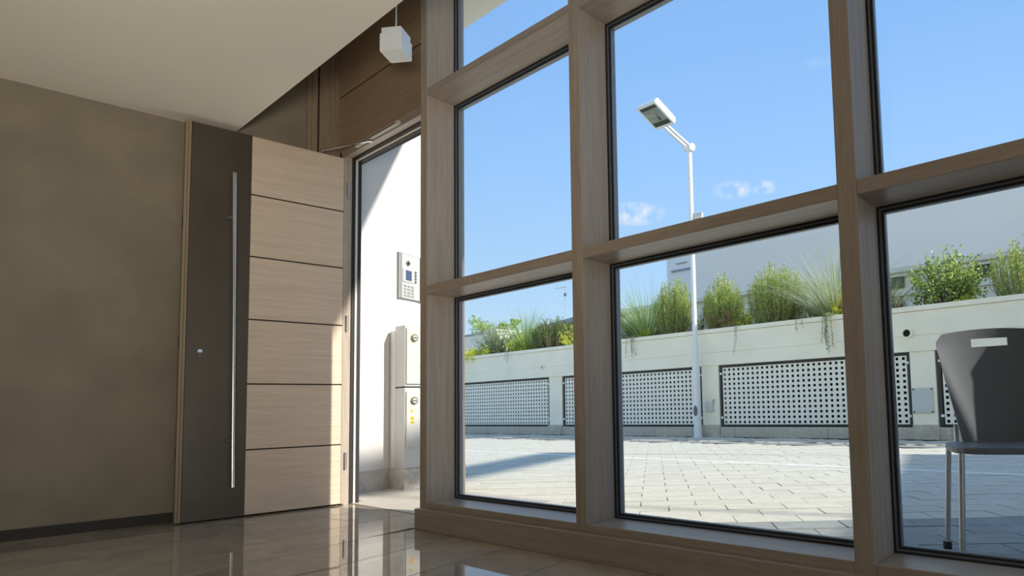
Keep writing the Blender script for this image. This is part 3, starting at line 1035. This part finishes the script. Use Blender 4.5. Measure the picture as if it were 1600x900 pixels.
# second small floodlight bracketed to the pole
fl = empty('floodlight', (PX, PY, 4.28), label='small floodlight bracketed to the street lamp pole above the long transom', cat='floodlight')
MB().tube([(0.03, 0, 0.0), (0.20, -0.06, 0.02)], 0.018, 10).build('bracket', M['grey_plate'], fl)
fm = Matrix.Rotation(math.radians(25), 4, 'Z') @ Matrix.Rotation(math.radians(-38), 4, 'X')
fm.translation = Vector((0.235, -0.13, 0.08))
MB().box((-0.10, -0.03, -0.085), (0.10, 0.06, 0.085), mat=fm).build('case', M['grey_plate'], fl, 0.008)
MB().box((-0.08, -0.034, -0.065), (0.08, -0.029, 0.065), mat=fm).build('lens', M['lamp_glass'], fl)

# ------------------------------------------------------------------ plants in the planter
SOIL = 1.98


def blade_strip(mb, base, d, length, width, droop, seg=5, stiff=0.0):
    """one arching blade: base point, start direction, length, width, how far the tip falls"""
    d = d.normalized()
    side = d.cross(Vector((0, 0, 1)))
    if side.length < 1e-3:
        side = Vector((1, 0, 0))
    side = (side.normalized() + Vector((random.uniform(-.5, .5), random.uniform(-.5, .5), random.uniform(-.3, .3)))).normalized()
    n = len(mb.v)
    p_ = Vector(base)
    step = length / seg
    for i in range(seg + 1):
        w = width * (1 - (i / seg) ** 1.6) * 0.5 + 0.0006
        mb.v += [tuple(p_ - side * w), tuple(p_ + side * w)]
        d = (d + Vector((0, 0, -droop * (i + 1) / seg))).normalized()
        p_ = p_ + d * step
    for i in range(seg):
        mb.f.append((n + 2 * i, n + 2 * i + 1, n + 2 * i + 3, n + 2 * i + 2))
        mb.mi.append(0)


def leaf_quad(mb, p_, d, up_, l, w):
    d = d.normalized()
    s = d.cross(up_)
    if s.length < 1e-3:
        s = Vector((1, 0, 0))
    s.normalize()
    n = len(mb.v)
    mb.v += [tuple(p_), tuple(p_ + d * l * 0.5 + s * w * 0.5), tuple(p_ + d * l), tuple(p_ + d * l * 0.5 - s * w * 0.5)]
    mb.f.append((n, n + 1, n + 2, n + 3))
    mb.mi.append(0)


def rnd_dir(zmin=-1.0):
    while True:
        d = Vector((random.uniform(-1, 1), random.uniform(-1, 1), random.uniform(zmin, 1)))
        if 0.05 < d.length < 1:
            return d.normalized()


def grass_clump(x, y, h, w, mat, label, n=330, width=0.014, droop=0.28, seed=1, upright=0.0, lean=0.0):
    random.seed(seed)
    r = empty('grass_clump', (x, y, SOIL), label=label, cat='plant', group='plants in the planter')
    mb = MB()
    for i in range(n):
        a = random.uniform(0, 2 * math.pi)
        t = math.sqrt(random.random())
        sp = t * w / h * (1.0 - upright)
        d = Vector((math.cos(a) * sp + lean, math.sin(a) * sp, 1.0))
        L_ = h * random.uniform(0.62, 1.12) * (1 + 0.12 * sp)
        blade_strip(mb, (math.cos(a) * 0.07 * t, math.sin(a) * 0.07 * t, 0), d, L_, width * random.uniform(0.6, 1.1), droop * (0.3 + t), 6)
    o = mb.build('blades', mat, r)
    o['kind'] = 'stuff'
    return r


def rosemary(x, y, h, w, mat, label, n=150, seed=1, needle=0.030, dark_stem=True):
    random.seed(seed)
    r = empty('rosemary_bush', (x, y, SOIL), label=label, cat='plant', group='plants in the planter')
    mb, ms = MB(), MB()
    for i in range(n):
        a = random.uniform(0, 2 * math.pi)
        t = math.sqrt(random.random())
        b0 = Vector((math.cos(a) * t * w * 0.22, math.sin(a) * t * w * 0.22, 0))
        tip = Vector((math.cos(a) * t * w * 0.52, math.sin(a) * t * w * 0.45, h * (1.12 - 0.42 * t * t) * random.uniform(0.78, 1.08)))
        bend = Vector((math.cos(a), math.sin(a), 0)) * 0.12 * w * t
        pts = [b0, b0.lerp(tip, 0.5) + bend, tip]
        ms.tube(pts, [0.006, 0.004, 0.0015], 4, caps=False)
        k = int(44 * h / 0.9)
        for q in range(k):
            f = 0.16 + 0.84 * (q + random.random()) / k
            p_ = b0 * (1 - f) ** 2 + pts[1] * 2 * f * (1 - f) + tip * f * f
            ax = (tip - b0).normalized()
            sd_ = rnd_dir()
            d = (ax * 0.9 + sd_ * 0.9).normalized()
            leaf_quad(mb, p_, d, sd_.cross(ax) + Vector((0.01, 0, 0)), needle * random.uniform(0.7, 1.3) * 1.7, needle * 0.46)
    o = mb.build('needles', mat, r)
    o['kind'] = 'stuff'
    o = ms.build('stems', M['stem'], r)
    o['kind'] = 'stuff'
    return r


def leafy(name, x, y, h, w, mat, label, n=900, leaf=0.05, seed=1, ratio=0.5, z0=0.0, base=None, group='plants in the planter', depth=None):
    """rounded shrub: branches with oval leaves in clusters"""
    random.seed(seed)
    r = empty(name, (x, y, SOIL if base is None else base), label=label, cat='plant', group=group)
    mb, ms = MB(), MB()
    depth = depth or w
    nb = max(6, n // 40)
    for i in range(nb):
        a = random.uniform(0, 2 * math.pi)
        t = math.sqrt(random.random())
        zz_ = z0 + (h - z0) * random.uniform(0.25, 1.0) * (1 - 0.35 * t * t)
        tip = Vector((math.cos(a) * t * w * 0.5, math.sin(a) * t * depth * 0.5, zz_))
        b0 = Vector((tip.x * 0.15, tip.y * 0.15, 0))
        mid = b0.lerp(tip, 0.55) + Vector((0, 0, 0.10 * h))
        ms.tube([b0, mid, tip], [0.011 * h, 0.007 * h, 0.003 * h], 5, caps=False)
        for q in range(n // nb):
            f = random.uniform(0.45, 1.0)
            c = b0 * (1 - f) ** 2 + mid * 2 * f * (1 - f) + tip * f * f
            c = c + rnd_dir() * random.uniform(0, 0.11 * w)
            d = (rnd_dir(-0.3) + Vector((0, 0, 0.35))).normalized()
            leaf_quad(mb, c, d, rnd_dir(), leaf * random.uniform(0.7, 1.25), leaf * ratio * random.uniform(0.8, 1.1))
    o = mb.build('leaves', mat, r)
    o['kind'] = 'stuff'
    ms.build('branches', M['stem'], r)['kind'] = 'stuff'
    return r


def trailing(x, y, n, length, mat, label, seed=1, spread=0.15, leaf=0.03, top=2.15, out=0.10):
    random.seed(seed)
    r = empty('trailing_plant', (x, y, top), label=label, cat='plant', group='plants in the planter')
    mb, ms = MB(), MB()
    for i in range(n):
        dx = random.uniform(-spread, spread)
        L_ = length * random.uniform(0.55, 1.05)
        pts = [Vector((dx * 0.3, 0.30, -0.10)), Vector((dx * 0.6, 0.06, 0.035)), Vector((dx * 0.8, -out, 0.0)), Vector((dx, -out - 0.01, -L_ * 0.5)), Vector((dx + random.uniform(-.06, .06), -out, -L_))]
        ms.tube(pts, [0.005, 0.005, 0.004, 0.003, 0.0015], 5, caps=False)
        for q in range(int(46 * L_ / 0.4)):
            f = random.uniform(0.0, 1.0)
            seg = 1 + min(2, int(f * 3))
            g = f * 3 - (seg - 1)
            c = pts[seg].lerp(pts[seg + 1], g)
            leaf_quad(mb, c, (rnd_dir() + Vector((0, 0, -0.4))).normalized(), rnd_dir(), leaf * random.uniform(0.7, 1.3), leaf * 0.4)
    mb.build('leaves', mat, r)['kind'] = 'stuff'
    ms.build('stems', M['stem'], r)['kind'] = 'stuff'
    return r


# seen through the left bay
leafy('olive_shrub', -13.95, 9.45, 1.16, 2.0, M['lf_olive'], 'loose grey-green shrub at the far left end of the planter', 4200, 0.06, 11, 0.40, depth=1.2)
leafy('ground_cover', -14.25, 9.0, 0.44, 1.5, M['lf_yellow'], 'low yellow-green ground cover spilling at the planter edge below the loose grey-green shrub', 2000, 0.06, 12, 0.45)
grass_clump(-12.5, 9.25, 1.36, 1.15, M['lf_grass'], 'tall fountain grass standing against the sky left of the dark bush', 420, 0.020, 0.20, 13)
leafy('olive_shrub', -12.75, 9.4, 0.90, 1.5, M['lf_olive'], 'grey-green shrub around the foot of the tall fountain grass', 2200, 0.055, 14, 0.40, depth=1.0)
leafy('ground_cover', -12.45, 8.98, 0.66, 0.8, M['lf_yellow'], 'bright yellow-green tuft in front of the tall fountain grass', 1300, 0.06, 15, 0.3)
rosemary(-11.30, 9.15, 0.86, 1.25, M['lf_dark'], 'dark rounded rosemary bush above the small drain pipe stub', 300, 16)
leafy('ground_cover', -10.45, 9.05, 0.78, 0.9, M['lf_yellow'], 'bright yellow-green bush right of the dark rounded rosemary', 1500, 0.06, 17, 0.3)
# seen through the middle bay, left of the pole
grass_clump(-8.35, 9.25, 1.50, 1.75, M['lf_grass'], 'wide spraying grass left of the street lamp pole', 520, 0.017, 0.13, 21)
leafy('olive_shrub', -8.65, 9.15, 0.98, 1.2, M['lf_olive'], 'grey-green shrub behind the wide spraying grass', 2600, 0.05, 22, 0.35)
leafy('ground_cover', -8.20, 8.98, 0.58, 0.50, M['lf_yellow'], 'small yellow tuft at the foot of the wide spraying grass', 450, 0.045, 23, 0.4)
rosemary(-7.55, 9.20, 1.30, 0.95, M['lf_rosemary'], 'tall light green rosemary between spraying grass and street lamp pole', 170, 24)
leafy('olive_shrub', -6.95, 9.35, 0.95, 0.85, M['lf_dark'], 'dark shrub directly behind the street lamp pole', 900, 0.04, 25, 0.35)
trailing(-8.28, 8.66, 5, 0.46, M['lf_trail'], 'brownish trailing stem hanging over the wall below the small yellow tuft', 26, 0.16)
# right of the pole
rosemary(-6.28, 9.20, 1.18, 0.85, M['lf_rosemary'], 'tall light green rosemary directly right of the street lamp pole', 190, 31)
leafy('ground_cover', -6.0, 8.99, 0.58, 1.0, M['lf_red'], 'reddish ground cover right of the street lamp pole', 1100, 0.055, 32, 0.4)
leafy('ground_cover', -5.62, 8.98, 0.60, 0.65, M['lf_yellow'], 'yellow-green ground cover between the two tall rosemary bushes', 1000, 0.055, 33, 0.35)
rosemary(-5.05, 9.20, 1.22, 1.15, M['lf_rosemary'], 'broad green rosemary bush left of the pale feathery grass', 260, 34)
grass_clump(-3.95, 9.35, 1.62, 1.95, M['lf_pale'], 'large pale feathery grass beside the broad rosemary bush', 900, 0.014, 0.20, 35)
leafy('olive_shrub', -4.25, 9.12, 0.78, 0.95, M['lf_olive'], 'grey-green shrub below the large pale feathery grass', 1700, 0.05, 36, 0.3)
leafy('ground_cover', -3.72, 9.0, 0.80, 0.60, M['lf_yellow'], 'yellow-green tuft right of the pale feathery grass', 1300, 0.06, 37, 0.3)
trailing(-4.30, 8.66, 2, 0.26, M['lf_trail'], 'short drooping twig over the wall below the pale feathery grass', 38, 0.10, 0.035)
trailing(-3.80, 8.66, 7, 0.66, M['lf_olive'], 'dense grey trailing stems hanging over the wall beside the right mullion', 39, 0.17, 0.035)
trailing(-5.65, 8.66, 2, 0.60, M['lf_trail'], 'thin pale tendril hanging over the wall between the rosemary bushes', 40, 0.03, 0.022)
trailing(-12.5, 8.66, 3, 0.35, M['lf_trail'], 'thin tendril hanging over the wall below the bright yellow-green tuft', 41, 0.2, 0.025)
# right bay
grass_clump(-3.15, 9.35, 1.15, 0.75, M['lf_grass'], 'thin arching grass behind the right mullion', 150, 0.014, 0.18, 42, lean=0.25)
leafy('ground_cover', -2.85, 9.0, 0.56, 0.7, M['lf_red'], 'low reddish ground cover left of the round-leaved shrub', 800, 0.045, 43, 0.4)
leafy('round_leaf_shrub', -2.02, 9.30, 1.34, 1.20, M['lf_shrub'], 'bushy round-leaved shrub against the grey building at right', 2900, 0.066, 44, 0.62)
leafy('ground_cover', -1.75, 8.98, 0.36, 0.6, M['lf_yellow'], 'yellow-green ground cover at the foot of the round-leaved shrub', 420, 0.045, 45, 0.4)
rosemary(-0.9, 9.2, 1.0, 1.0, M['lf_rosemary'], 'green rosemary right of the round-leaved shrub', 150, 46)
grass_clump(0.2, 9.3, 1.2, 0.9, M['lf_grass'], 'arching grass at the right end of the planter', 260, 0.016, 0.2, 47)

# ------------------------------------------------------------------ buildings and trees beyond
tw = empty('terrace_building', (0, 13.0, 0), label='low pale green terrace building behind the planter shrubs', cat='building')
MB().box((-12.2, 0, 1.9), (9, 3.0, 3.55)).build('wall', M['terrace'], tw)
MB().box((-12.3, -0.12, 3.55), (9, 3.0, 3.68)).build('roof_edge', M['terrace'], tw, 0.01)
MB().box((-12.2, -0.05, 3.02), (9, 0.0, 3.07)).build('ledge', M['terrace'], tw)
for x in (-10.2, -8.62, -7.2, -5.6, -4.0, -2.2):
    f = empty('window', (x, -0.01, 3.20))
    f.parent = tw
    MB().box((-0.24, -0.03, 0), (0.24, 0.0, 0.25)).build('frame', M['frame_dark'], f)
    MB().box((-0.20, -0.036, 0.03), (-0.02, -0.03, 0.22)).build('pane', M['window_dark'], f)
    MB().box((0.02, -0.036, 0.03), (0.20, -0.03, 0.22)).build('pane', M['window_dark'], f)
    MB().box((x - 0.34, -0.10, 3.46), (x + 0.34, 0, 3.50)).build('window_hood', M['terrace'], tw)
gb = empty('grey_building', (0, 25, 0), label='large plain grey building behind the planter and lamp pole', cat='building')
MB().box((-17.64, 0, 0), (6, 8, 9.25)).build('wall', M['building_grey'], gb)
MB().box((-19.55, 0.25, 0), (-17.64, 8, 9.15)).build('side_wall', M['building_light'], gb)
MB().box((-19.2, 0.16, 7.78), (-17.66, 0.25, 7.88)).build('ledge', M['roof_grey'], gb)
MB().box((-18.9, 0.18, 8.18), (-18.2, 0.25, 8.22)).build('ledge', M['roof_grey'], gb)
MB().box((-17.74, -0.1, 9.25), (6.1, 8.1, 9.40)).build('roof_edge', M['building_light'], gb)
hs_ = empty('house', (0, 25, 0), label='distant cream house with sloping grey roof beside the dark rosemary', cat='house')
mb = MB()
mb.v += [(-31.6, 0, 0), (-24.0, 0, 0), (-24.0, 0, 6.0), (-31.6, 0, 5.25), (-31.6, 6, 0), (-24.0, 6, 0), (-24.0, 6, 6.0), (-31.6, 6, 5.25)]
mb.f += [(0, 1, 2, 3), (5, 4, 7, 6), (4, 0, 3, 7), (1, 5, 6, 2), (3, 2, 6, 7)]
mb.mi += [0] * 5
mb.build('wall', M['house_cream'], hs_)
mb = MB()
p0, p1 = (-32.0, 5.22), (-23.6, 6.06)
mb.v += [(p0[0], -0.4, p0[1]), (p1[0], -0.4, p1[1]), (p1[0], 6.4, p1[1]), (p0[0], 6.4, p0[1])]
mb.v += [(a, b, c + 0.26) for a, b, c in mb.v[:4]]
mb.f += [(0, 3, 2, 1), (4, 5, 6, 7), (0, 1, 5, 4), (1, 2, 6, 5), (2, 3, 7, 6), (3, 0, 4, 7)]
mb.mi += [0] * 6
mb.build('roof', M['roof_grey'], hs_)
an = empty('tv_antenna', (-28.4, 26.2, 5.82), label='thin tv antenna mast on the distant cream house', cat='antenna')
MB().tube([(0, 0, -0.1), (0, 0, 2.75)], 0.025, 6).build('mast', M['alu'], an)
MB().tube([(-0.95, 0, 2.62), (0.10, 0, 2.58)], 0.016, 6).build('boom', M['alu'], an)
for k in range(6):
    MB().tube([(-0.9 + 0.17 * k, -0.25, 2.615), (-0.9 + 0.17 * k, 0.25, 2.615)], 0.009, 5).build('element', M['alu'], an)
MB().box((-0.07, -0.05, 2.0), (0.07, 0.05, 2.2)).build('amplifier', M['dark_grey'], an)
MB().tube([(-0.02, 0, 1.25), (-1.15, 0.0, 2.1)], 0.008, 5).build('guy_wire', M['alu'], an)
w1 = empty('far_house', (-33.5, 25, 0), label='small distant white building behind the fountain grass', cat='house')
MB().box((-1.55, 0, 0), (-0.35, 4, 6.02)).build('wall', M['plaster_out'], w1)
MB().box((-1.62, -0.1, 6.02), (-0.28, 4.1, 6.12)).build('roof_edge', M['plaster_out'], w1)
w2 = empty('far_house', (-38.9, 25.5, 0), label='small distant grey building at the left edge of the glazing', cat='house')
MB().box((-3.0, 0, 0), (3.6, 4, 6.0)).build('wall', M['building_grey'], w2)
MB().box((-3.1, -0.1, 6.0), (3.7, 4.1, 6.12)).build('roof_edge', M['roof_grey'], w2)


def far_tree(x, y, ztop, w, label, seed, n=700):
    random.seed(seed)
    r = empty('tree', (x, y, 0), label=label, cat='tree', group='distant trees on the skyline')
    MB().tube([(0, 0, 0), (0.05, 0, ztop * 0.6), (0, 0, ztop * 0.93)], [0.22, 0.15, 0.05], 8).build('trunk', M['stem'], r)
    mb = MB()
    bl = [(Vector((random.uniform(-.5, .5) * w, random.uniform(-.4, .4) * w, ztop - random.uniform(0.15, 0.75) * w)), random.uniform(0.18, 0.32) * w) for _ in range(9)]
    for i in range(n):
        c, rr = random.choice(bl)
        leaf_quad(mb, c + rnd_dir() * rr * random.uniform(0.6, 1.0), rnd_dir(-0.2), rnd_dir(), 0.22, 0.13)
    mb.build('crown', M['lf_shrub'], r)['kind'] = 'stuff'


far_tree(-50.2, 36, 9.75, 2.3, 'rounded tree on the skyline above the small grey building', 61)
far_tree(-47.0, 36, 8.9, 1.3, 'small tree on the skyline left of the fountain grass', 62, 350)
far_tree(-45.3, 36, 9.1, 1.1, 'small pointed tree on the skyline beside the fountain grass', 63, 350)

# ------------------------------------------------------------------ chair outside the right bay, its rounded back just reaches into view
ch = empty('chair', (0.06, 0.87, 0), math.radians(20), label='grey chair with rounded back standing outside the right bay', cat='chair')
mb = MB()
nx, nz = 12, 12
for side in (0, 1):
    for j in range(nz + 1):
        for i in range(nx + 1):
            u, v = i / nx * 2 - 1, j / nz
            hw_ = 0.135 + 0.090 * v
            x = u * hw_
            z = 0.44 + 0.49 * v
            if v > 0.8:
                t_ = (v - 0.8) / 0.2
                x *= math.sqrt(max(0.0, 1 - 0.30 * t_ ** 3))
                z -= 0.020 * t_ * u * u
            y = 0.20 + 0.06 * v - 0.045 * u * u + (0.018 if side else 0.0)
            mb.v.append((x, y, z))
n1 = (nx + 1) * (nz + 1)
slot = {(i, j) for i in range(4, 8) for j in (10,)}
for j in range(nz):
    for i in range(nx):
        a = j * (nx + 1) + i
        if (i, j) in slot:
            continue
        mb.f.append((a, a + 1, a + nx + 2, a + nx + 1))
        mb.f.append((n1 + a, n1 + a + nx + 1, n1 + a + nx + 2, n1 + a + 1))
        mb.mi += [0, 0]
        for (di, dj, p_, q_) in ((-1, 0, a, a + nx + 1), (1, 0, a + 1, a + nx + 2), (0, -1, a, a + 1), (0, 1, a + nx + 1, a + nx + 2)):
            ii, jj = i + di, j + dj
            if ii < 0 or jj < 0 or ii >= nx or jj >= nz or (ii, jj) in slot:
                mb.f.append((p_, q_, n1 + q_, n1 + p_))
                mb.mi.append(0)
mb.build('backrest', M['chair_grey'], ch, fix=True, smooth=True)
mb = MB()
pts = []
for i in range(24):
    a = 2 * math.pi * i / 24
    c_, s_ = math.cos(a), math.sin(a)
    pts.append((0.215 * math.copysign(abs(c_) ** 0.5, c_), 0.20 * math.copysign(abs(s_) ** 0.5, s_)))
mb.prism(pts, 0.425, 0.452)
mb.build('seat', M['chair_grey'], ch, 0.008)
for sx in (-0.19, 0.19):
    for sy in (-0.18, 0.18):
        lg = MB().tube([(sx * 1.12, sy * 1.15, 0.006), (sx, sy, 0.43)], 0.011, 12).build('leg', M['alu'], ch, smooth=True)
        MB().tube([(sx * 1.12, sy * 1.15, 0.0), (sx * 1.12, sy * 1.15, 0.03)], 0.017, 12).build('glide', M['rubber'], lg)
for sx in (-0.15, 0.15):
    MB().tube([(sx, 0.16, 0.425), (sx, 0.232, 0.44), (sx, 0.235, 0.52)], 0.010, 10).build('back_support', M['alu'], ch, smooth=True)
tag(MB().tube([(-0.40, 0.72, 0.0), (-0.40, 0.72, 0.022), (-0.40, 0.72, 0.028)], [0.022, 0.020, 0.012], 14).build('door_stop', M['steel'], smooth=True), label='small metal stop on the paving below the right bay', cat='door stop')

# neighbouring building on the right, outside the view; shaped to shade the plaza, its beam added for a shadow streak
nb = tag(MB().prism([(7.3, 2.6), (12, 2.6), (12, 8.2), (5.95, 8.2)], 0, 5.0).build('neighbour_building', M['plaster_out'], fix=True), kind=S)
mtx = Matrix.Translation(Vector((7.69, 4.12, 0))) @ Matrix.Rotation(math.atan2(3.6, -1.4), 4, 'Z')
MB().box((0, -0.17, 7.65), (4.40, 0.17, 7.95), mat=mtx).build('shadow_beam', M['plaster_out'], nb)
for a in (0.05, 4.2):
    MB().box((a, -0.02, 5.0), (a + 0.04, 0.02, 7.65), mat=mtx).build('shadow_beam_post', M['plaster_out'], nb)
